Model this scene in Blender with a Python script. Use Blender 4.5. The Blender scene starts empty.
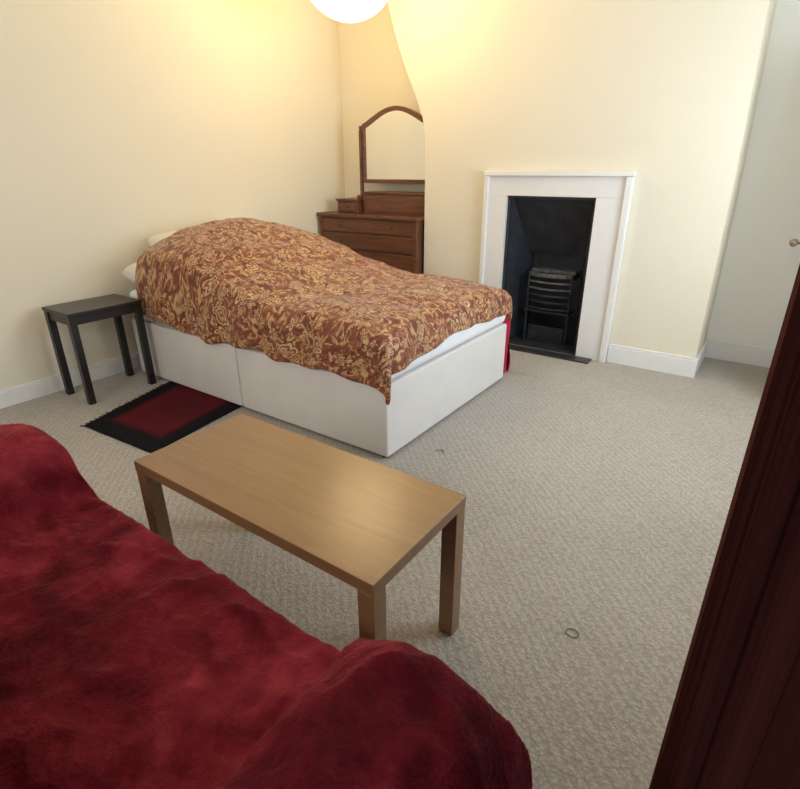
import bpy, bmesh, math, random
from mathutils import Vector, Matrix, noise
random.seed(3)
sc=bpy.context.scene
# ------------------------------------------------------------------ materials
def new_mat(name):
    m=bpy.data.materials.new(name); m.use_nodes=True
    nt=m.node_tree; b=nt.nodes['Principled BSDF']; return m,nt,b
def N(nt,t,**kw):
    n=nt.nodes.new(t)
    for k,v in kw.items():
        if k in n.inputs.keys(): n.inputs[k].default_value=v
        else: setattr(n,k,v)
    return n
def coords(nt,scale=(1,1,1)):
    tc=N(nt,'ShaderNodeTexCoord'); mp=N(nt,'ShaderNodeMapping'); mp.inputs['Scale'].default_value=scale
    nt.links.new(tc.outputs['Object'],mp.inputs['Vector']); return mp.outputs['Vector']
def ramp(nt,src,stops,interp='LINEAR'):
    r=N(nt,'ShaderNodeValToRGB'); r.color_ramp.interpolation=interp
    e=r.color_ramp.elements
    while len(e)<len(stops): e.new(.5)
    for el,(p,c) in zip(e,stops): el.position=p; el.color=(*c,1)
    nt.links.new(src,r.inputs['Fac']); return r.outputs['Color']
def bump(nt,b,h,strength,dist):
    bp=N(nt,'ShaderNodeBump'); bp.inputs['Strength'].default_value=strength; bp.inputs['Distance'].default_value=dist
    nt.links.new(h,bp.inputs['Height']); nt.links.new(bp.outputs['Normal'],b.inputs['Normal'])
def plain(name,col,rough=.6,metal=0,var=.06,nscale=6,bs=0.1,bd=.002,bscale=60,spec=.5):
    m,nt,b=new_mat(name); v=coords(nt)
    n=N(nt,'ShaderNodeTexNoise',Scale=nscale,Detail=4.0); nt.links.new(v,n.inputs['Vector'])
    c0=tuple(max(0,c*(1-var)) for c in col); c1=tuple(min(1,c*(1+var)) for c in col)
    nt.links.new(ramp(nt,n.outputs['Fac'],[(.3,c0),(.7,c1)]),b.inputs['Base Color'])
    b.inputs['Roughness'].default_value=rough; b.inputs['Metallic'].default_value=metal; b.inputs['Specular IOR Level'].default_value=spec
    if bs>0:
        n2=N(nt,'ShaderNodeTexNoise',Scale=bscale,Detail=3.0); nt.links.new(v,n2.inputs['Vector']); bump(nt,b,n2.outputs['Fac'],bs,bd)
    return m
def wood(name,c0,c1,rough,scale,bs=.08,spec=.5,coat=0):
    m,nt,b=new_mat(name); v=coords(nt,scale)
    n=N(nt,'ShaderNodeTexNoise',Scale=1.0,Detail=6.0,Roughness=.6,Distortion=.6); nt.links.new(v,n.inputs['Vector'])
    nt.links.new(ramp(nt,n.outputs['Fac'],[(.3,c0),(.7,c1)]),b.inputs['Base Color'])
    b.inputs['Roughness'].default_value=rough; b.inputs['Specular IOR Level'].default_value=spec
    b.inputs['Coat Weight'].default_value=coat; b.inputs['Coat Roughness'].default_value=.2
    bump(nt,b,n.outputs['Fac'],bs,.002); return m

M_wall=plain('painted_plaster_cream',(.83,.765,.61),.85,var=.012,nscale=1.5,bs=.12,bd=.004,bscale=18,spec=.2)
M_wallw=plain('painted_plaster_white',(.90,.89,.83),.85,var=.012,nscale=1.5,bs=.12,bd=.004,bscale=18,spec=.2)
M_trim=plain('white_gloss_paint',(.84,.83,.80),.35,var=.01,bs=.03)
M_ceil=plain('ceiling_paint',(.86,.84,.76),.9,var=.02)
M_black=plain('black_stained_wood',(.018,.015,.015),.32,var=.3,nscale=12,bs=.05)
M_iron=plain('cast_iron',(.030,.034,.042),.5,metal=.3,var=.3,nscale=14,bs=.3)
M_soot=plain('sooty_iron_plate',(.016,.018,.024),.6,var=.5,nscale=10,bs=.4,bd=.006,bscale=20)
M_ash=plain('ashy_grate_iron',(.10,.10,.10),.7,var=.5,nscale=30,bs=.3)
M_slate=plain('slate_hearth',(.03,.03,.035),.4,var=.3,bs=.2)
M_oak=wood('oak_veneer',(.215,.108,.045),(.275,.148,.063),.30,(3,45,45),.03,coat=.35)
M_mahog=wood('mahogany',(.085,.030,.015),(.20,.078,.038),.38,(4,40,40),.06)
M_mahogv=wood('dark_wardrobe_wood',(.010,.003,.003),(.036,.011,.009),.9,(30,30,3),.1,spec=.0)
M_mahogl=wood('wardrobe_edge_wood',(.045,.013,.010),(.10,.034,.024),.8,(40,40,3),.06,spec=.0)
M_mat=plain('mattress_fabric',(.84,.84,.86),.85,var=.02,bs=.2,bscale=150)
M_base=plain('divan_base_fabric',(.74,.70,.66),.85,var=.03,bs=.25,bd=.002,bscale=200)
M_pillow=plain('pillowcase',(.80,.76,.66),.9,var=.03,bs=.2)
M_brass=plain('aged_brass',(.16,.10,.05),.45,metal=.8,var=.1)
M_chrome=plain('satin_metal',(.35,.28,.23),.35,metal=.9,var=.1)
M_plastic=plain('white_plastic',(.8,.8,.78),.4,var=.01,bs=0)
M_redcloth=plain('red_cotton',(.50,.02,.05),.9,var=.15,bs=.3)
M_fringe=plain('rug_fringe_wool',(.16,.02,.03),.9,var=.15,bs=.3)
M_hair=plain('hair_elastic',(.16,.13,.11),.6,bs=0)

def carpet():
    m,nt,b=new_mat('loop_pile_carpet'); v=coords(nt)
    nd=N(nt,'ShaderNodeTexNoise',Scale=30.0,Detail=2.0); nt.links.new(v,nd.inputs['Vector'])
    va=N(nt,'ShaderNodeVectorMath',operation='MULTIPLY_ADD'); va.inputs[1].default_value=(.02,.02,0); nt.links.new(nd.outputs['Color'],va.inputs[0]); nt.links.new(v,va.inputs[2])
    vo=N(nt,'ShaderNodeTexVoronoi',Scale=92.0); nt.links.new(va.outputs[0],vo.inputs['Vector'])
    w=N(nt,'ShaderNodeTexWave',Scale=15.0,Distortion=5.0,Detail=3.0); w.bands_direction='DIAGONAL'; w.inputs['Detail Scale'].default_value=5.0; nt.links.new(v,w.inputs['Vector'])
    n=N(nt,'ShaderNodeTexNoise',Scale=1.8,Detail=5.0); nt.links.new(v,n.inputs['Vector'])
    a=N(nt,'ShaderNodeMath',operation='MULTIPLY'); a.inputs[1].default_value=.26; nt.links.new(w.outputs['Fac'],a.inputs[0])
    bb=N(nt,'ShaderNodeMath',operation='MULTIPLY_ADD'); bb.inputs[1].default_value=.75; nt.links.new(vo.outputs['Distance'],bb.inputs[0]); nt.links.new(a.outputs[0],bb.inputs[2])
    c=ramp(nt,bb.outputs[0],[(.1,(.53,.485,.425)),(.75,(.37,.325,.275))])
    c2=ramp(nt,n.outputs['Fac'],[(.3,(.88,.88,.88)),(.7,(1,1,1))])
    mx=N(nt,'ShaderNodeMix',data_type='RGBA',blend_type='MULTIPLY'); mx.inputs[0].default_value=1
    nt.links.new(c,mx.inputs[6]); nt.links.new(c2,mx.inputs[7]); nt.links.new(mx.outputs[2],b.inputs['Base Color'])
    b.inputs['Roughness'].default_value=.95; b.inputs['Specular IOR Level'].default_value=.15
    b.inputs['Sheen Weight'].default_value=.25
    inv=N(nt,'ShaderNodeMath',operation='SUBTRACT'); inv.inputs[0].default_value=1; nt.links.new(bb.outputs[0],inv.inputs[1])
    bump(nt,b,inv.outputs[0],.7,.0045); return m
M_carpet=carpet()
def paisley():
    m,nt,b=new_mat('paisley_duvet_fabric'); tc=N(nt,'ShaderNodeTexCoord'); v=tc.outputs['UV']
    def mth(op,a,b2=0.0,c_=None):
        n=N(nt,'ShaderNodeMath',operation=op)
        for i_,q in enumerate((a,b2,c_)):
            if q is None: continue
            if isinstance(q,(int,float)): n.inputs[i_].default_value=q
            else: nt.links.new(q,n.inputs[i_])
        return n.outputs[0]
    def mix(f,a,b2):
        mx=N(nt,'ShaderNodeMix',data_type='RGBA'); nt.links.new(f,mx.inputs[0])
        for i_,q in ((6,a),(7,b2)):
            if isinstance(q,tuple): mx.inputs[i_].default_value=(*q,1)
            else: nt.links.new(q,mx.inputs[i_])
        return mx.outputs[2]
    def warp(scale,amt,src):
        n=N(nt,'ShaderNodeTexNoise',Scale=scale,Detail=1.0); nt.links.new(src,n.inputs['Vector'])
        sub=N(nt,'ShaderNodeVectorMath',operation='MULTIPLY_ADD'); sub.inputs[1].default_value=(amt,amt,0)
        nt.links.new(n.outputs['Color'],sub.inputs[0]); nt.links.new(src,sub.inputs[2]); return sub.outputs[0]
    V=warp(7.0,.12,v)
    nf=N(nt,'ShaderNodeTexNoise',Scale=32.0,Detail=2.0,Distortion=1.0); nt.links.new(V,nf.inputs['Vector'])
    col=ramp(nt,nf.outputs['Fac'],[(.36,(.13,.024,.011)),(.48,(.25,.062,.022)),(.54,(.34,.12,.042)),(.58,(.50,.27,.11)),(.66,(.58,.36,.17))])
    def motif(col,scale,rad,fill,line,thr,W,pet,squash):
        mp=N(nt,'ShaderNodeMapping'); mp.inputs['Rotation'].default_value=(0,0,squash[1]); mp.inputs['Scale'].default_value=(1,squash[0],1); nt.links.new(W,mp.inputs['Vector']); W=mp.outputs['Vector']
        vo=N(nt,'ShaderNodeTexVoronoi',Scale=scale,Randomness=.8); nt.links.new(W,vo.inputs['Vector'])
        sep=N(nt,'ShaderNodeSeparateColor'); nt.links.new(vo.outputs['Color'],sep.inputs[0])
        sc_=N(nt,'ShaderNodeVectorMath',operation='SUBTRACT'); nt.links.new(W,sc_.inputs[0]); nt.links.new(vo.outputs['Position'],sc_.inputs[1])
        sx_=N(nt,'ShaderNodeSeparateXYZ'); nt.links.new(sc_.outputs[0],sx_.inputs[0])
        ang=mth('ARCTAN2',sx_.outputs[1],sx_.outputs[0])
        lob=mth('MULTIPLY_ADD',mth('SINE',mth('MULTIPLY_ADD',ang,pet,mth('MULTIPLY',sep.outputs[1],6.0))),.22,1.0)
        d=mth('DIVIDE',vo.outputs['Distance'],lob)
        on=mth('GREATER_THAN',sep.outputs[0],thr)
        def band(c_,w_): return mth('MULTIPLY',mth('LESS_THAN',mth('ABSOLUTE',mth('SUBTRACT',d,c_)),w_),on)
        col=mix(mth('MULTIPLY',mth('LESS_THAN',d,rad),on),col,fill)
        col=mix(band(rad*.62,rad*.08),col,line)
        col=mix(mth('MULTIPLY',mth('LESS_THAN',d,rad*.30),on),col,line)
        col=mix(mth('MULTIPLY',mth('LESS_THAN',d,rad*.15),on),col,(.62,.38,.15))
        col=mix(band(rad,rad*.08),col,(.12,.022,.010)); return col
    petal=ramp(nt,nf.outputs['Fac'],[(.36,(.42,.20,.08)),(.5,(.56,.33,.15)),(.62,(.66,.45,.24))])
    V2=warp(18.0,.05,v)
    col=motif(col,16.0,.40,(.56,.36,.17),(.27,.065,.024),.50,V2,4.0,(1.3,.8))
    col=motif(col,7.2,.43,petal,(.26,.06,.022),.38,V,5.0,(1.5,-.5))
    nt.links.new(col,b.inputs['Base Color'])
    b.inputs['Roughness'].default_value=.6; b.inputs['Sheen Weight'].default_value=.15
    n3=N(nt,'ShaderNodeTexNoise',Scale=7.0,Detail=5.0); nt.links.new(v,n3.inputs['Vector']); bump(nt,b,n3.outputs['Fac'],.6,.035); return m
M_duvet=paisley()
def velvet():
    m,nt,b=new_mat('red_velvet_throw'); v=coords(nt)
    n=N(nt,'ShaderNodeTexNoise',Scale=10.0,Detail=7.0,Roughness=.66,Distortion=.5); nt.links.new(v,n.inputs['Vector'])
    nb=N(nt,'ShaderNodeTexNoise',Scale=3.6,Detail=3.0,Distortion=.8); nt.links.new(v,nb.inputs['Vector'])
    ad=N(nt,'ShaderNodeMath',operation='MULTIPLY_ADD'); ad.inputs[1].default_value=.5; nt.links.new(nb.outputs['Fac'],ad.inputs[0]); 
    ml=N(nt,'ShaderNodeMath',operation='MULTIPLY'); ml.inputs[1].default_value=.5; nt.links.new(n.outputs['Fac'],ml.inputs[0]); nt.links.new(ml.outputs[0],ad.inputs[2])
    nt.links.new(ramp(nt,ad.outputs[0],[(.38,(.070,.002,.006)),(.49,(.140,.007,.013)),(.58,(.22,.018,.026)),(.66,(.28,.032,.042))]),b.inputs['Base Color'])
    b.inputs['Roughness'].default_value=.8; b.inputs['Specular IOR Level'].default_value=.10
    b.inputs['Sheen Weight'].default_value=.22; b.inputs['Sheen Roughness'].default_value=.35; b.inputs['Sheen Tint'].default_value=(1.0,.24,.26,1)
    n2=N(nt,'ShaderNodeTexNoise',Scale=22.0,Detail=6.0,Roughness=.65); nt.links.new(v,n2.inputs['Vector']); bump(nt,b,n2.outputs['Fac'],.7,.02); return m
M_velvet=velvet()
m,nt,b=new_mat('mirror_glass'); b.inputs['Metallic'].default_value=1; b.inputs['Roughness'].default_value=.03; b.inputs['Base Color'].default_value=(.85,.85,.82,1); M_mirror=m
m,nt,b=new_mat('lit_paper_lantern'); b.inputs['Emission Color'].default_value=(1,.73,.36,1); b.inputs['Emission Strength'].default_value=7.8; M_lamp=m
# ------------------------------------------------------------------ helpers
def link(o,parent=None):
    sc.collection.objects.link(o)
    if parent: o.parent=parent
    return o
def empty(name,loc=(0,0,0)):
    o=bpy.data.objects.new(name,None); o.empty_display_size=.1; sc.collection.objects.link(o); return o
def mesh_obj(name,verts,faces,mat,parent=None,smooth=False):
    me=bpy.data.meshes.new(name); me.from_pydata(verts,[],faces); me.update()
    bm=bmesh.new(); bm.from_mesh(me); bmesh.ops.recalc_face_normals(bm,faces=bm.faces); bm.to_mesh(me); bm.free()
    if mat: me.materials.append(mat)
    if smooth:
        for p in me.polygons: p.use_smooth=True
    return link(bpy.data.objects.new(name,me),parent)
def box(name,x0,x1,y0,y1,z0,z1,mat,parent=None,bev=0.0):
    v=[(x,y,z) for x in(x0,x1) for y in(y0,y1) for z in(z0,z1)]
    f=[(0,1,3,2),(4,6,7,5),(0,4,5,1),(2,3,7,6),(0,2,6,4),(1,5,7,3)]
    o=mesh_obj(name,v,f,mat,parent)
    if bev>0:
        md=o.modifiers.new('bev','BEVEL'); md.width=bev; md.segments=3; md.limit_method='ANGLE'
        for p in o.data.polygons: p.use_smooth=True
        w=o.modifiers.new('wn','WEIGHTED_NORMAL'); w.keep_sharp=True
    return o
def prism(name,poly,y0,y1,mat,parent=None,bev=0,axis='y'):
    n=len(poly)
    if axis=='y': v=[(a,y0,b_) for a,b_ in poly]+[(a,y1,b_) for a,b_ in poly]
    else: v=[(y0,a,b_) for a,b_ in poly]+[(y1,a,b_) for a,b_ in poly]
    f=[tuple(range(n)),tuple(range(2*n-1,n-1,-1))]+[(i,(i+1)%n,n+(i+1)%n,n+i) for i in range(n)]
    o=mesh_obj(name,v,f,mat,parent)
    if bev:
        md=o.modifiers.new('bev','BEVEL'); md.width=bev; md.segments=2; md.limit_method='ANGLE'
    return o
def lathe(name,prof,loc,mat,parent=None,axis='z',seg=32):
    v=[];f=[]
    for i in range(seg):
        a=2*math.pi*i/seg
        for r,h in prof:
            p=(r*math.cos(a),r*math.sin(a),h)
            if axis=='x': p=(p[2],p[0],p[1])
            if axis=='y': p=(p[0],p[2],p[1])
            v.append(tuple(p[k]+loc[k] for k in range(3)))
    n=len(prof)
    for i in range(seg):
        j=(i+1)%seg
        for k in range(n-1): f.append((i*n+k,j*n+k,j*n+k+1,i*n+k+1))
    o=mesh_obj(name,v,f,mat,parent,True)
    bm=bmesh.new(); bm.from_mesh(o.data); bmesh.ops.remove_doubles(bm,verts=bm.verts,dist=1e-5); bmesh.ops.recalc_face_normals(bm,faces=bm.faces); bm.to_mesh(o.data); bm.free()
    return o
def nz(x,y,z,s): return noise.noise(Vector((x*s,y*s,z*s)))
def grid(name,P,mat,parent=None,uv=None,closed=False):
    nu=len(P); nv=len(P[0]); v=[p for row in P for p in row]; f=[]
    for i in range(nu-1):
        for j in range(nv-1): f.append((i*nv+j,(i+1)*nv+j,(i+1)*nv+j+1,i*nv+j+1))
    me=bpy.data.meshes.new(name); me.from_pydata(v,[],f); me.update()
    if uv:
        l=me.uv_layers.new(name='UVMap')
        for p in me.polygons:
            for li in p.loop_indices:
                vi=me.loops[li].vertex_index; l.data[li].uv=uv[vi//nv][vi%nv]
    me.materials.append(mat)
    for p in me.polygons: p.use_smooth=True
    return link(bpy.data.objects.new(name,me),parent)
# ------------------------------------------------------------------ room shell
XL=-.06; XR=4.40; YB=2.021; YA=2.37; YR=2.56; YF=-3.0; H=2.97
box('floor',XL-.15,XR+.15,YF-.15,2.75,-.1,0,M_carpet)
box('ceiling',XL-.15,XR+.15,YF-.15,2.75,H,H+.1,M_ceil)
box('wall_left',XL-.15,XL,YF-.15,2.75,0,H,M_wall)
prism('wall_back',[(XL,0),(3.336,0),(3.325,1.3),(3.275,H),(XL,H)],YA,2.70,M_wall)
box('wall_back_recess',3.2,XR,YR,2.75,0,H,M_wallw)
fx0_,fx1_,fz0_,fz1_=1.3,3.3,.85,2.35
wf=empty('wall_front')
box('wall_front_a',XL,fx0_,YF-.15,YF,0,H,M_wallw,wf); box('wall_front_b',fx1_,XR,YF-.15,YF,0,H,M_wallw,wf)
box('wall_front_c',fx0_,fx1_,YF-.15,YF,0,fz0_,M_wallw,wf); box('wall_front_d',fx0_,fx1_,YF-.15,YF,fz1_,H,M_wallw,wf)
w2=empty('added_front_window')  # unseen window, added only to house the fill light outside it
for nm,a in {'frame_l':(fx0_,fx0_+.06,fz0_,fz1_),'frame_r':(fx1_-.06,fx1_,fz0_,fz1_),'frame_b':(fx0_,fx1_,fz0_,fz0_+.06),'frame_t':(fx0_,fx1_,fz1_-.06,fz1_),'mullion':(2.27,2.33,fz0_,fz1_)}.items():
    box(nm,a[0],a[1],YF-.09,YF-.04,a[2],a[3],M_trim,w2,.004)
wy0,wy1,wz0,wz1=.1,1.5,.85,2.3
wr=empty('wall_right')
box('wall_right_a',XR,XR+.15,YF-.15,wy0,0,H,M_wallw,wr); box('wall_right_b',XR,XR+.15,wy1,2.75,0,H,M_wallw,wr)
box('wall_right_c',XR,XR+.15,wy0,wy1,0,wz0,M_wallw,wr); box('wall_right_d',XR,XR+.15,wy0,wy1,wz1,H,M_wallw,wr)
wn=empty('window_1')
for nm,a in {'frame_l':(wy0,wy0+.06,wz0,wz1),'frame_r':(wy1-.06,wy1,wz0,wz1),'frame_b':(wy0,wy1,wz0,wz0+.06),'frame_t':(wy0,wy1,wz1-.06,wz1),'meeting_rail':(wy0,wy1,1.55,1.60),'glazing_bar':((wy0+wy1)/2-.015,(wy0+wy1)/2+.015,wz0,wz1)}.items():
    box(nm,XR+.04,XR+.09,*a,M_trim,wn,.004)
box('sill',XR-.04,XR+.04,wy0-.04,wy1+.04,wz0-.03,wz0,M_trim,wn,.006)
# chimney breast with the flue leaning into the alcove
OX0,OX1,OZ=1.86,2.53,1.155
poly=[(1.11,0),(OX0,0),(OX0,OZ),(OX1,OZ),(OX1,0),(3.336,0),(3.325,1.3),(3.275,H),(.62,H),(.78,2.42),(.85,2.22),(.92,2.06),(1.01,1.88),(1.08,1.72),(1.105,1.58),(1.11,1.4)]
prism('wall_chimney_breast',poly,YB,YA,M_wall)
def skirt(name,pts,h,mat=M_trim,t=.018):
    x0,x1,y0,y1=pts
    e=empty(name)
    box('board',x0,x1,y0,y1,0,h-.02,mat,e,.002)
    cx,cy=(x1-x0),(y1-y0)
    if cx>cy: box('moulding',x0,x1,y0+ .006,y1,h-.02,h,mat,e,.003)
    else: box('moulding',x0,x1-.006,y0,y1,h-.02,h,mat,e,.003)
skirt('baseboard_left',(XL,XL+.018,YF,1.9),.11)
skirt('baseboard_chimney',(2.762,3.354,YB-.018,YB),.14)
skirt('baseboard_chimney_side',(3.336,3.354,YB,YR),.14)
skirt('baseboard_back',(3.354,XR,YR-.018,YR),.14)
skirt('baseboard_alcove',(XL,1.10,YA-.018,YA),.11)
# white door standing open by the recess, only its handle reaches into view
d=empty('door_1')
box('leaf',3.83,3.87,1.78,2.54,.01,2.02,M_trim,d,.003)
box('upper_panel',3.822,3.83,1.90,2.42,1.1,1.9,M_trim,d,.003); box('lower_panel',3.822,3.83,1.90,2.42,.2,.85,M_trim,d,.003)
lathe('handle_rose',[(0,0),(.026,0),(.026,-.006),(.02,-.01),(0,-.01)],(3.83,2.0,.935),M_chrome,d,'x')
lathe('handle_spindle',[(0,0),(.007,0),(.007,-.115),(0,-.115)],(3.83,2.0,.935),M_chrome,d,'x')
lathe('handle_knob',[(0,-.148),(.014,-.145),(.022,-.135),(.024,-.125),(.02,-.112),(.007,-.105)],(3.83,2.0,.935),M_chrome,d,'x')
# ------------------------------------------------------------------ fireplace
fp=empty('fireplace')
FX0,FX1,FZ=1.680,2.758,1.326; yf=YB-.035
box('left_pilaster',FX0+.02,OX0,yf,YB,0,OZ,M_trim,fp,.003)
box('right_pilaster',OX1,FX1-.02,yf,YB,0,OZ,M_trim,fp,.003)
box('frieze',FX0+.02,FX1-.02,yf,YB,OZ,FZ-.02,M_trim,fp,.003)
box('left_rim',FX0,FX0+.035,yf-.022,YB,0,FZ-.035,M_trim,fp,.006)
box('right_rim',FX1-.045,FX1,yf-.022,YB,0,FZ-.035,M_trim,fp,.006)
box('top_rim',FX0-.004,FX1+.004,yf-.026,YB,FZ-.035,FZ,M_trim,fp,.006)
ix0,ix1=OX0,OX1
box('iron_border_left',ix0,ix0+.022,YB+.004,YB+.03,0,OZ,M_iron,fp,.004)
box('iron_border_right',ix1-.022,ix1,YB+.004,YB+.03,0,OZ,M_iron,fp,.004)
box('iron_border_top',ix0,ix1,YB+.004,YB+.03,OZ-.022,OZ,M_iron,fp,.004)
mesh_obj('left_cheek',[(ix0+.022,YB+.03,0),(ix0+.13,YA-.05,0),(ix0+.13,YA-.05,OZ-.022),(ix0+.022,YB+.03,OZ-.022)],[(0,1,2,3)],M_soot,fp)
mesh_obj('right_cheek',[(ix1-.022,YB+.03,0),(ix1-.13,YA-.05,0),(ix1-.13,YA-.05,OZ-.022),(ix1-.022,YB+.03,OZ-.022)],[(0,1,2,3)],M_soot,fp)
box('firebox_back',ix0,ix1,YA-.03,YA-.005,0,OZ,M_soot,fp)
mesh_obj('hood_plate',[(ix0+.022,YB+.05,OZ-.022),(ix1-.022,YB+.05,OZ-.022),(ix1-.09,YB+.24,.72),(ix0+.09,YB+.24,.72)],[(0,1,2,3)],M_soot,fp)
box('firebox_floor',ix0,ix1,YB,YA-.03,0,.02,M_soot,fp)
# open basket grate
g0,g1=ix0+.17,ix1-.14; gy=YB+.08
def bowbar(name,z,th,mat,bow=.05):
    v=[];f=[];n=14
    for i in range(n):
        t=i/(n-1); x=g0+(g1-g0)*t; y=gy+bow-bow*math.sin(math.pi*t)
        for a,b2 in ((0,0),(.012,0),(.012,th),(0,th)): v.append((x,y+a,z+b2))
    for i in range(n-1):
        for k_ in range(4): a=i*4+k_; b2=i*4+(k_+1)%4; f.append((a,b2,b2+4,a+4))
    f+=[(0,1,2,3),(4*n-1,4*n-2,4*n-3,4*n-4)]
    mesh_obj(name,v,f,mat,fp)
for i in range(5): bowbar('grate_bar_%d'%(i+1),.30+i*.052,.013,M_ash if i>2 else M_iron)
bowbar('grate_top_rail',.555,.03,M_ash,.055)
for i,x in enumerate((g0,g1-.016)):
    box('grate_upright_%d'%(i+1),x,x+.016,gy+.046,gy+.062,.02,.585,M_iron,fp,.003)
    box('grate_side_rail_%d'%(i+1),x,x+.012,gy+.05,YA-.05,.54,.56,M_iron,fp,.003)
box('grate_bottom',g0,g1,gy+.02,YA-.06,.27,.285,M_iron,fp)
box('grate_shelf',g0,g1,gy+.10,YA-.05,.575,.60,M_ash,fp,.004)
box('ash_pan_front',g0+.03,g1-.03,gy+.06,gy+.075,.02,.15,M_iron,fp,.006)
box('hearth_slab',OX0-.01,2.66,YB-.15,YB-.041,0,.012,M_slate,fp,.003)
# ------------------------------------------------------------------ bed
bed=empty('bed')
BX,BY,BL,BW=.086,-.118,2.19,1.35
bt=.40; mt=.60; b0=.014
box('divan_base_head',BX,BX+BL/2-.003,BY,BY+BW,b0,bt,M_base,bed,.012)
box('divan_base_foot',BX+BL/2+.003,BX+BL,BY,BY+BW,b0,bt,M_base,bed,.012)
box('mattress',BX,BX+BL,BY+.005,BY+BW-.005,bt+.002,mt,M_mat,bed,.045)
for i,(x,y) in enumerate([(BX+.08,BY+BW-.08),(BX+BL-.04,BY+.04),(BX+BL-.05,BY+BW-.05),(BX+BL/2,BY+BW-.08)]):
    lathe('castor_%d'%(i+1),[(0,0),(.022,0),(.025,.005),(.025,.012),(.012,.015),(0,.015)],(x,y,0),M_black,bed)
def pillow(name,cx,cy,cz,lx,ly,lz,tilt):
    v=[];f=[]
    m_=21
    for side in (1,-1):
        for i in range(m_):
            for j in range(m_):
                u=-1+2*i/(m_-1); w=-1+2*j/(m_-1)
                h=((1-abs(u)**2.6)*(1-abs(w)**2.6))**.5 if abs(u)<1 and abs(w)<1 else 0
                pin=1-.08*(abs(u)*abs(w))**2
                x=u*lx/2*(1-.05*w*w)*pin; y=w*ly/2*(1-.05*u*u)*pin
                z=side*h*lz/2*(1+.15*nz(x,y,side,6))
                c,s=math.cos(tilt),math.sin(tilt)
                v.append((cx+x*c-z*s,cy+y,cz+x*s+z*c))
    for s_ in (0,1):
        for i in range(m_-1):
            for j in range(m_-1):
                a=s_*m_*m_+i*m_+j; f.append((a,a+m_,a+m_+1,a+1))
    o=mesh_obj(name,v,f,M_pillow,bed,True)
    bm=bmesh.new(); bm.from_mesh(o.data); bmesh.ops.remove_doubles(bm,verts=bm.verts,dist=1e-4); bmesh.ops.recalc_face_normals(bm,faces=bm.faces); bm.to_mesh(o.data); bm.free()
pillow('pillow_1',.21,.20,.685,.44,.64,.18,math.radians(-6))
pillow('pillow_2',.22,.90,.685,.44,.62,.18,math.radians(-6))
pillow('pillow_3',.155,.40,.83,.40,.56,.17,math.radians(-20))
pillow('pillow_4',.165,.94,.83,.40,.54,.17,math.radians(-20))
# duvet
def rnd(t,R,flare=.06):
    if t<=0: return t,0
    if t<R*math.pi/2: return R*math.sin(t/R), R*(1-math.cos(t/R))
    e=t-R*math.pi/2; return R+flare*e, R+e
def sm(a,b,x):
    t=max(0,min(1,(x-a)/(b-a))); return t*t*(3-2*t)
P=[];UV=[]
na,nb=150,120
for i in range(na):
    row=[];ur=[]
    fa=i/(na-1)
    for j in range(nb):
        fb=j/(nb-1)
        a0=.115+.045*math.sin(fb*7+1); ofoot=.125-.03*fb+.02*math.sin(fb*9)
        a=a0+fa*(BL-a0+ofoot+.02)
        rel=(a)/BL
        near=.150+.06*sm(0,.35,rel)+.030*sm(.80,1.0,rel)+.012*math.sin(a*9)+.008*math.sin(a*23)
        far=.16
        b_=-near+fb*(BW+near+far)
        R=.08
        ta=a-(BL+.015-R); xo,da=rnd(ta,R)
        x=(BL+.015-R)+xo
        if b_<BW/2:
            tb=(R-.015)-b_; yo,db=rnd(tb,R); y=(R-.015)-yo
        else:
            tb=b_-(BW+.01-R); yo,db=rnd(tb,R); y=(BW+.01-R)+yo
        drop=max(da,db)+.25*min(da,db)
        edgef=max(0,1-drop/.14)
        head=1-sm(.40,1.60,a)
        lip=1-sm(.0,.22,a-a0)
        q=max(0,min(1,(b_+.10)/(BW+.2)))
        dome=math.sin(math.pi*q)**.42
        puff=math.sin(math.pi*max(0,min(1,b_/BW)))**.5*math.sin(math.pi*.5*max(0,min(1,(BL+.05-a)/.45)))
        z=mt+.035+ edgef*.065*puff + head*edgef*dome*(.315-.05*lip)
        z+=edgef*(.020*nz(a,b_,0,3.2)+.010*nz(a,b_,5,8)+.004*nz(a,b_,7,18))*(1-.2*head)
        rg=1-abs(nz(a*.7+b_*1.1,b_*1.2-a*.4,3,4)); z+=edgef*.012*rg**8
        foldw=.012*math.sin(a*17+3*nz(a,b_,0,2))*min(1,db/.12) if db>da else 0
        foldf=.010*math.sin(b_*19+3*nz(a,b_,0,2))*min(1,da/.12) if da>=db else 0
        z-=drop
        if b_<BW/2: y-=foldw+.004
        else: y+=foldw
        x+=foldf
        row.append((BX+x,BY+y,z)); ur.append((a,b_))
    P.append(row);UV.append(ur)
o=grid('duvet',P,M_duvet,bed,UV)
md=o.modifiers.new('sol','SOLIDIFY'); md.thickness=.022; md.offset=-1
md=o.modifiers.new('sub','SUBSURF'); md.levels=1; md.render_levels=1
# red cloth bundle tucked at the far foot corner
P=[]
for i in range(30):
    t=i/29; row=[]
    for j in range(33):
        a=2*math.pi*j/32
        r=.05*(1-.25*t)*(1 if t<.97 else .3)+.006*math.sin(a*5+t*3)
        row.append((2.175+r*math.cos(a)*1.2+.02*nz(t*3,a,0,1),1.39+r*math.sin(a)*.9,.0+.55*t+.01*math.sin(3*a)*t))
    P.append(row)
P.append([(2.175,1.39,.555)]*33)
grid('red_blanket_roll',P,M_redcloth)
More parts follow.
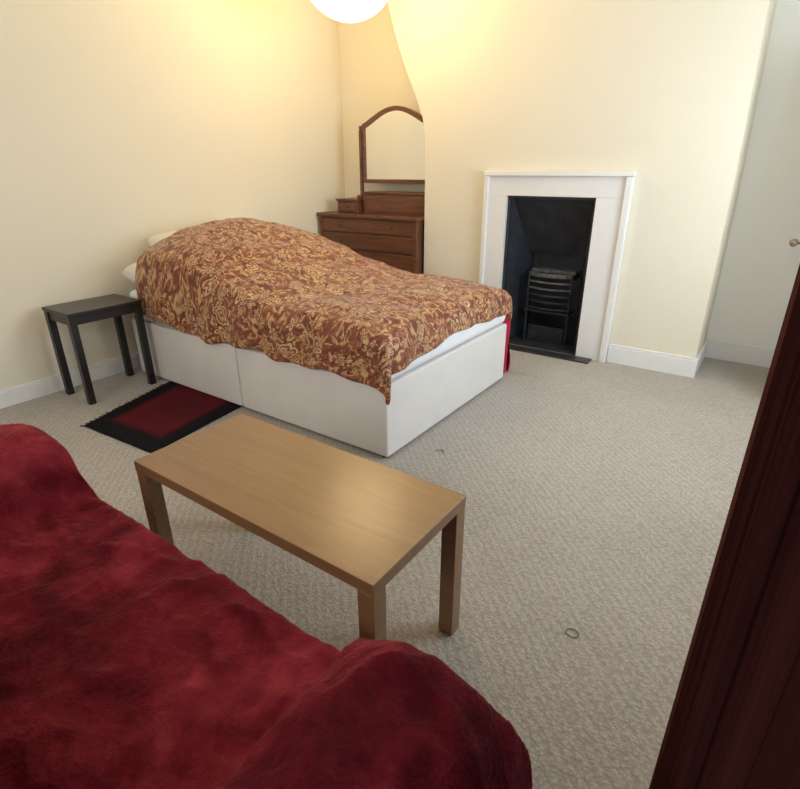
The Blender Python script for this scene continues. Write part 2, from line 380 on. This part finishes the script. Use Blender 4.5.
# ------------------------------------------------------------------ side table
st=empty('side_table')
sx,sy,sl,sw,sh=.035,-.622,.325,.455,.577
box('top',sx,sx+sl,sy,sy+sw,sh-.022,sh,M_black,st,.003)
box('apron_front',sx+.02,sx+sl-.02,sy+.012,sy+.027,sh-.075,sh-.022,M_black,st)
box('apron_back',sx+.02,sx+sl-.02,sy+sw-.027,sy+sw-.012,sh-.075,sh-.022,M_black,st)
box('apron_right',sx+sl-.027,sx+sl-.012,sy+.02,sy+sw-.02,sh-.075,sh-.022,M_black,st)
box('apron_left',sx+.012,sx+.027,sy+.02,sy+sw-.02,sh-.075,sh-.022,M_black,st)
k=0
for x in (sx+.004,sx+sl-.044):
    for y in (sy+.004,sy+sw-.044):
        k+=1; box('leg_%d'%k,x,x+.04,y,y+.04,0,sh-.022,M_black,st,.003)
# ------------------------------------------------------------------ coffee table
ct=empty('coffee_table')
cx,cy,cl,cw,ch=2.121,-1.259,.960,.430,.497
box('top',cx,cx+cl,cy,cy+cw,ch-.036,ch,M_oak,ct,.002)
k=0
for x in (cx,cx+cl-.05):
    for y in (cy,cy+cw-.05):
        k+=1; box('leg_%d'%k,x+.001,x+.049,y+.001,y+.049,0,ch-.036,M_oak,ct,.002)
# ------------------------------------------------------------------ rug
rug=empty('rug')
A,B,C_,D=[Vector((*p,0)) for p in ((.63,-.79),(.38,.02),(1.12,.10),(1.24,-.75))]
m,nt,b=new_mat('rug_weave'); tc=N(nt,'ShaderNodeTexCoord'); sp=N(nt,'ShaderNodeSeparateXYZ'); nt.links.new(tc.outputs['UV'],sp.inputs[0])
def mth(op,a,b2):
    n=N(nt,'ShaderNodeMath',operation=op)
    for i_,q in enumerate((a,b2)):
        if isinstance(q,(int,float)): n.inputs[i_].default_value=q
        else: nt.links.new(q,n.inputs[i_])
    return n.outputs[0]
eu=mth('SUBTRACT',.5,mth('ABSOLUTE',mth('SUBTRACT',sp.outputs[0],.5),0)); ev=mth('SUBTRACT',.5,mth('ABSOLUTE',mth('SUBTRACT',sp.outputs[1],.5),0))
e=mth('MINIMUM',eu,ev)
nn=N(nt,'ShaderNodeTexNoise',Scale=60.0); nt.links.new(tc.outputs['UV'],nn.inputs['Vector'])
e2=mth('ADD',e,mth('MULTIPLY',mth('SUBTRACT',nn.outputs['Fac'],.5),.03))
cc=ramp(nt,e2,[(0,(.010,.009,.012)),(.125,(.010,.009,.012)),(.14,(.035,.006,.010)),(.19,(.105,.010,.016)),(.40,(.085,.010,.014))],'LINEAR')
nt.links.new(cc,b.inputs['Base Color']); b.inputs['Roughness'].default_value=.95; b.inputs['Specular IOR Level'].default_value=.1; bump(nt,b,nn.outputs['Fac'],.6,.005)
P=[];UV=[]
for i in range(30):
    row=[];ur=[]
    for j in range(30):
        u_=i/29; v_=j/29
        q=A.lerp(D,u_).lerp(B.lerp(C_,u_),v_); row.append((q.x,q.y,.010+.002*nz(u_,v_,0,5))); ur.append((u_,v_))
    P.append(row);UV.append(ur)
o=grid('rug_pile',P,m,rug,UV); md=o.modifiers.new('s','SOLIDIFY'); md.thickness=.008; md.offset=-1
fr_v=[];fr_f=[]
for i in range(22):
    q=A.lerp(B,i/27); dirv=Vector((-.020,-.008+random.uniform(-.010,.010),0)); w=Vector((.002,.006,0)); n0=len(fr_v)
    for pt in (q-w,q+w,q+w*.5+dirv,q-w*.5+dirv): fr_v.append((pt.x,pt.y,.008))
    for pt in (q-w,q+w,q+w*.5+dirv,q-w*.5+dirv): fr_v.append((pt.x,pt.y,.003))
    fr_f+= [(n0,n0+1,n0+2,n0+3),(n0+4,n0+5,n0+6,n0+7),(n0,n0+1,n0+5,n0+4),(n0+1,n0+2,n0+6,n0+5),(n0+2,n0+3,n0+7,n0+6)]
mesh_obj('fringe',fr_v,fr_f,M_fringe,rug)
# ------------------------------------------------------------------ dressing chest with mirror
dr=empty('dressing_chest')
dx0,dx1,dy0,dy1,dz=-.035,1.10,1.93,2.345,.965
box('carcass',dx0+.015,dx1-.015,dy0+.02,dy1,.08,dz-.03,M_mahog,dr,.004)
box('top',dx0-.01,dx1,dy0-.01,dy1,dz-.03,dz,M_mahog,dr,.006)
box('plinth',dx0+.01,dx1-.01,dy0+.01,dy1,0.0,.08,M_mahog,dr,.004)
zz=[.10,.37,.65,.80,.93]
for r in range(4):
    box('drawer_%d'%(r+1),dx0+.05,dx1-.05,dy0+.005,dy0+.02,zz[r]+.008,zz[r+1]-.008,M_mahog,dr,.005)
    for x in (dx0+.27,dx1-.27):
        zc=(zz[r]+zz[r+1])/2
        lathe('knob_%d_%d'%(r+1,int(x*10)),[(0,-.022),(.010,-.02),(.013,-.014),(.009,-.007),(.006,0)],(x,dy0+.005,zc),M_brass,dr,'y',16)
box('post_left',dx0+.015,dx0+.05,dy0+.002,dy0+.02,.08,dz-.03,M_mahog,dr,.004)
box('post_right',dx1-.05,dx1-.015,dy0+.002,dy0+.02,.08,dz-.03,M_mahog,dr,.004)
for nm,x0,x1 in (('glove_box_left',.13,.38),):
    box(nm,x0,x1,2.03,2.30,dz,dz+.105,M_mahog,dr,.004); box(nm+'_lid',x0-.012,x1+.008,2.018,2.30,dz+.105,dz+.123,M_mahog,dr,.004)
    box(nm+'_drawer',x0+.02,x1-.02,2.022,2.03,dz+.015,dz+.09,M_mahog,dr,.003)
    lathe(nm+'_knob',[(0,-.02),(.009,-.018),(.01,-.01),(.006,0)],((x0+x1)/2,2.022,dz+.055),M_brass,dr,'y',12)
box('riser',.40,1.09,2.08,2.30,dz,dz+.17,M_mahog,dr,.004); box('riser_top',.39,1.095,2.07,2.30,dz+.17,dz+.188,M_mahog,dr,.004)
box('riser_drawer',.44,1.07,2.072,2.08,dz+.02,dz+.15,M_mahog,dr,.003)
mx0,mx1,mz0=.305,1.085,1.225; my=2.18
def arch(x0,x1,z0,zs,rise,n=28):
    pts=[(x0,z0),(x1,z0),(x1,zs)]
    for k_ in range(1,n):
        t=k_/n; x=x1+(x0-x1)*t
        s_=math.sin(math.pi*t); pts.append((x,zs+rise*(s_**1.2)))
    pts.append((x0,zs)); return pts
out=arch(mx0+.03,mx1-.03,mz0,1.71,.125); inn=arch(mx0+.062,mx1-.062,mz0+.032,1.678,.122)
n=len(out)
v=[(a,my-.012,c_) for a,c_ in out]+[(a,my-.012,c_) for a,c_ in inn]+[(a,my+.02,c_) for a,c_ in out]+[(a,my+.02,c_) for a,c_ in inn]
f=[]
for i in range(n):
    j=(i+1)%n
    f+=[(i,j,n+j,n+i),(2*n+i,2*n+j,3*n+j,3*n+i),(i,j,2*n+j,2*n+i),(n+i,n+j,3*n+j,3*n+i)]
o=mesh_obj('mirror_frame',v,f,M_mahog,dr); md=o.modifiers.new('b','BEVEL'); md.width=.004; md.segments=2
v=[(a,my,c_) for a,c_ in inn]; mesh_obj('mirror_glass',v,[tuple(range(n))],M_mirror,dr)
mesh_obj('mirror_backing',[(a,my+.018,c_) for a,c_ in out],[tuple(range(n))],M_mahog,dr)
for nm,x in (('mirror_post_left',mx0-.005),('mirror_post_right',mx1-.02)):
    zb=dz+.123 if 'left' in nm else dz+.188
    box(nm,x,x+.025,my-.015,my+.02,zb,1.66,M_mahog,dr,.006)
    box(nm+'_foot',x-.03,x+.03,my-.03,my+.03,zb,zb+.03,M_mahog,dr,.008)
    lathe(nm+'_finial',[(0,0),(.014,0),(.010,.01),(.016,.022),(.012,.035),(0,.042)],(x+.0125,my,1.66),M_mahog,dr,'z',16)
# ------------------------------------------------------------------ sofa with red throw
sofa=empty('sofa')
SX0,SX1=1.78,3.505; yfr=-1.395
cs=[(SX0,.03),(SX0-.005,.20),(SX0-.01,.40),(SX0+.0,.52),(SX0+.04,.61),(SX0+.12,.655),(SX0+.24,.668),(SX0+.33,.655),(SX0+.375,.60),(SX0+.38,.53),(SX0+.41,.485),(SX0+.50,.472),
    (2.45,.478),(2.7,.482),(2.95,.475),(SX1-.43,.47),(SX1-.36,.482),(SX1-.325,.54),(SX1-.28,.615),(SX1-.21,.655),(SX1-.13,.655),(SX1-.06,.615),(SX1-.01,.54),(SX1+.01,.42),(SX1+.012,.2),(SX1+.01,.03)]
def resample(pts,n):
    L=[0]
    for a,b_ in zip(pts,pts[1:]): L.append(L[-1]+math.dist(a,b_))
    out=[]
    for i in range(n):
        t=L[-1]*i/(n-1); k_=0
        while k_<len(L)-2 and L[k_+1]<t: k_+=1
        w=(t-L[k_])/(L[k_+1]-L[k_]) if L[k_+1]>L[k_] else 0
        p0=pts[max(k_-1,0)];p1=pts[k_];p2=pts[k_+1];p3=pts[min(k_+2,len(pts)-1)]
        out.append(tuple(.5*((2*p1[c])+(-p0[c]+p2[c])*w+(2*p0[c]-5*p1[c]+4*p2[c]-p3[c])*w*w+(-p0[c]+3*p1[c]-3*p2[c]+p3[c])*w**3) for c in range(2)))
    return out
CS=resample(cs,220)
P=[]
for (x,h) in CS:
    arm=sm(.49,.62,h) if (x<2.3 or x>3.1) else 0
    fy=yfr-.03*arm
    prof=[(fy-.0,.03*min(1,h/.03)),(fy+.012,h*.35),(fy+.012,h*.7),(fy,max(h-.07,h*.8)),(fy-.02,h-.03*min(1,h)),(fy-.06,h-.004),(fy-.12,h),(-1.65,h+.005),(-1.85,h-.0),(-1.97,h+.0)]
    bh=max(h,.84) if h>.3 else h
    if h>.3:
        prof+=[(-2.01,h+(bh-h)*.35),(-2.03,h+(bh-h)*.75),(-2.07,bh),(-2.17,bh+.01),(-2.24,bh-.05),(-2.26,.4),(-2.26,.03)]
    else:
        prof+=[(-2.03,h),(-2.07,h),(-2.10,h),(-2.17,h),(-2.24,h),(-2.26,h*.6),(-2.26,.03)]
    prof=[(a,max(c_,.02)) for a,c_ in prof]
    Rr=resample(prof,220); row=[]
    for (y,z) in Rr:
        k1=min(1,z/.2)
        dn=(.014*nz(x,y,z,3.5)+.008*nz(x+9,y,z,9)+.005*nz(x,y+4,z,22)+.002*nz(x,y+4,z+3,45))
        rg=1-abs(nz(x*1.3+y*.8,y*1.5-x*.5,3,4)); dn+=.014*(rg**10)
        rg=1-abs(nz(x*1.0-y*.9,y*1.1+x*.8,8,6)); dn+=.008*(rg**12)
        ny=.6 if (z<h-.05 and y>-1.5) else 0
        row.append((x+ (.4*dn if (x<SX0+.05 or x>SX1-.05) else 0),y+dn*ny*k1*.6-.0,max(.012,z+dn*k1*(1-ny))))
    P.append(row)
grid('throw_cover',P,M_velvet,sofa)
# ------------------------------------------------------------------ wardrobe
wd=empty('wardrobe')
wx0,wx1,wy0_,wy1_=3.676,4.30,-2.45,-1.20
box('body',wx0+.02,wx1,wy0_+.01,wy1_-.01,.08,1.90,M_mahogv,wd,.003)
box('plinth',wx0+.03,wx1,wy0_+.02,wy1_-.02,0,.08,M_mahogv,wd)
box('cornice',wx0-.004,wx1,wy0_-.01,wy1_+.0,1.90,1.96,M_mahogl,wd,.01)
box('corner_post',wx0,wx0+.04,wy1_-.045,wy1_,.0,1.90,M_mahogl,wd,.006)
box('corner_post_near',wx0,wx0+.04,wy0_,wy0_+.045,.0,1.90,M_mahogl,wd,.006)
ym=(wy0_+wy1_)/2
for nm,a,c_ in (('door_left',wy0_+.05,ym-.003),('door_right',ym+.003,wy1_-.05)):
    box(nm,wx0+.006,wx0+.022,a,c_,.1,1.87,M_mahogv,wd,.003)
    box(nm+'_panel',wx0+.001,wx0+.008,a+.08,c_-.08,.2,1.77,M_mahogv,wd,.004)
# ------------------------------------------------------------------ ceiling lamp
lp=empty('pendant_lamp'); LX,LY,LZ,LR=1.0,1.25,2.56,.325
prof=[(0.0,-LR)]+[(LR*math.sin(math.pi*k_/48),-LR*math.cos(math.pi*k_/48)) for k_ in range(1,44)]
prof=[(r_*(1.0 if i_%2 else .992),h_) for i_,(r_,h_) in enumerate(prof)]
lathe('paper_shade',prof,(LX,LY,LZ),M_lamp,lp,seg=48)
lathe('shade_ring',[(.078,LR-.012),(.092,LR-.012),(.092,LR-.004),(.078,LR-.004),(.078,LR-.012)],(LX,LY,LZ-.005),M_plastic,lp)
lathe('lamp_holder',[(0,.24),(.022,.24),(.025,.30),(.015,.33),(0,.33)],(LX,LY,LZ),M_plastic,lp)
lathe('cord',[(0,.32),(.004,.32),(.004,H-LZ-.02),(0,H-LZ-.02)],(LX,LY,LZ),M_plastic,lp,'z',10)
lathe('ceiling_rose',[(0,H-LZ-.03),(.045,H-LZ-.03),(.05,H-LZ),(0,H-LZ)],(LX,LY,LZ),M_plastic,lp)
# ------------------------------------------------------------------ little things on the carpet
P=[]
for i in range(41):
    a=2*math.pi*i/40; row=[]
    for j in range(9):
        b2=2*math.pi*j/8; R_=.019+.0016*math.cos(b2); row.append((3.385+R_*math.cos(a),-.65+R_*.85*math.sin(a),.003+.0016*math.sin(b2)))
    P.append(row)
grid('hair_tie',P,M_hair)
P=[]
for i in range(12):
    t=i/11; row=[]
    for j in range(7):
        a=2*math.pi*j/6; row.append((2.42+.05*t,.10+.03*math.sin(t*3)+.002*math.cos(a),.003+.002*math.sin(a)))
    P.append(row)
grid('thread_scrap',P,M_hair)
# ------------------------------------------------------------------ lights
def area(name,loc,rot,sx_,sy_,power,col):
    l=bpy.data.lights.new(name,'AREA'); l.shape='RECTANGLE'; l.size=sx_; l.size_y=sy_; l.energy=power; l.color=col
    o=bpy.data.objects.new(name,l); o.location=loc; o.rotation_euler=rot; sc.collection.objects.link(o); return o
area('window_daylight',(XR+.12,(wy0+wy1)/2,1.58),(0,math.radians(90),0),1.4,1.35,66,(.76,.88,1.0))
area('front_fill_light',(2.3,YF-.12,1.6),(math.radians(90),0,0),1.95,1.45,42,(.98,.97,.97))  # added fill from behind the camera, brightens the recess wall
w=bpy.data.worlds.new('w'); sc.world=w; w.use_nodes=True
bg=w.node_tree.nodes['Background']; sk=w.node_tree.nodes.new('ShaderNodeTexSky'); sk.sky_type='HOSEK_WILKIE'
w.node_tree.links.new(sk.outputs[0],bg.inputs[0]); bg.inputs[1].default_value=.6
# ------------------------------------------------------------------ camera
f_=529.952;yaw,pit,rol=-0.613,.403,-.004
F=Vector((math.sin(yaw)*math.cos(pit),math.cos(yaw)*math.cos(pit),-math.sin(pit)))
R=Vector((math.cos(yaw),-math.sin(yaw),0)); U=R.cross(F)
c,s=math.cos(rol),math.sin(rol); R,U=c*R+s*U,-s*R+c*U
cd=bpy.data.cameras.new('camera'); co=bpy.data.objects.new('camera',cd); sc.collection.objects.link(co)
mt4=Matrix(((R.x,U.x,-F.x,3.179*1.15),(R.y,U.y,-F.y,-1.713*1.15),(R.z,U.z,-F.z,1.170*1.15),(0,0,0,1)))
co.matrix_world=mt4; cd.sensor_width=36; cd.sensor_fit='HORIZONTAL'; cd.lens=f_*36/800; cd.clip_start=.02
sc.camera=co
sc.view_settings.view_transform='Standard'
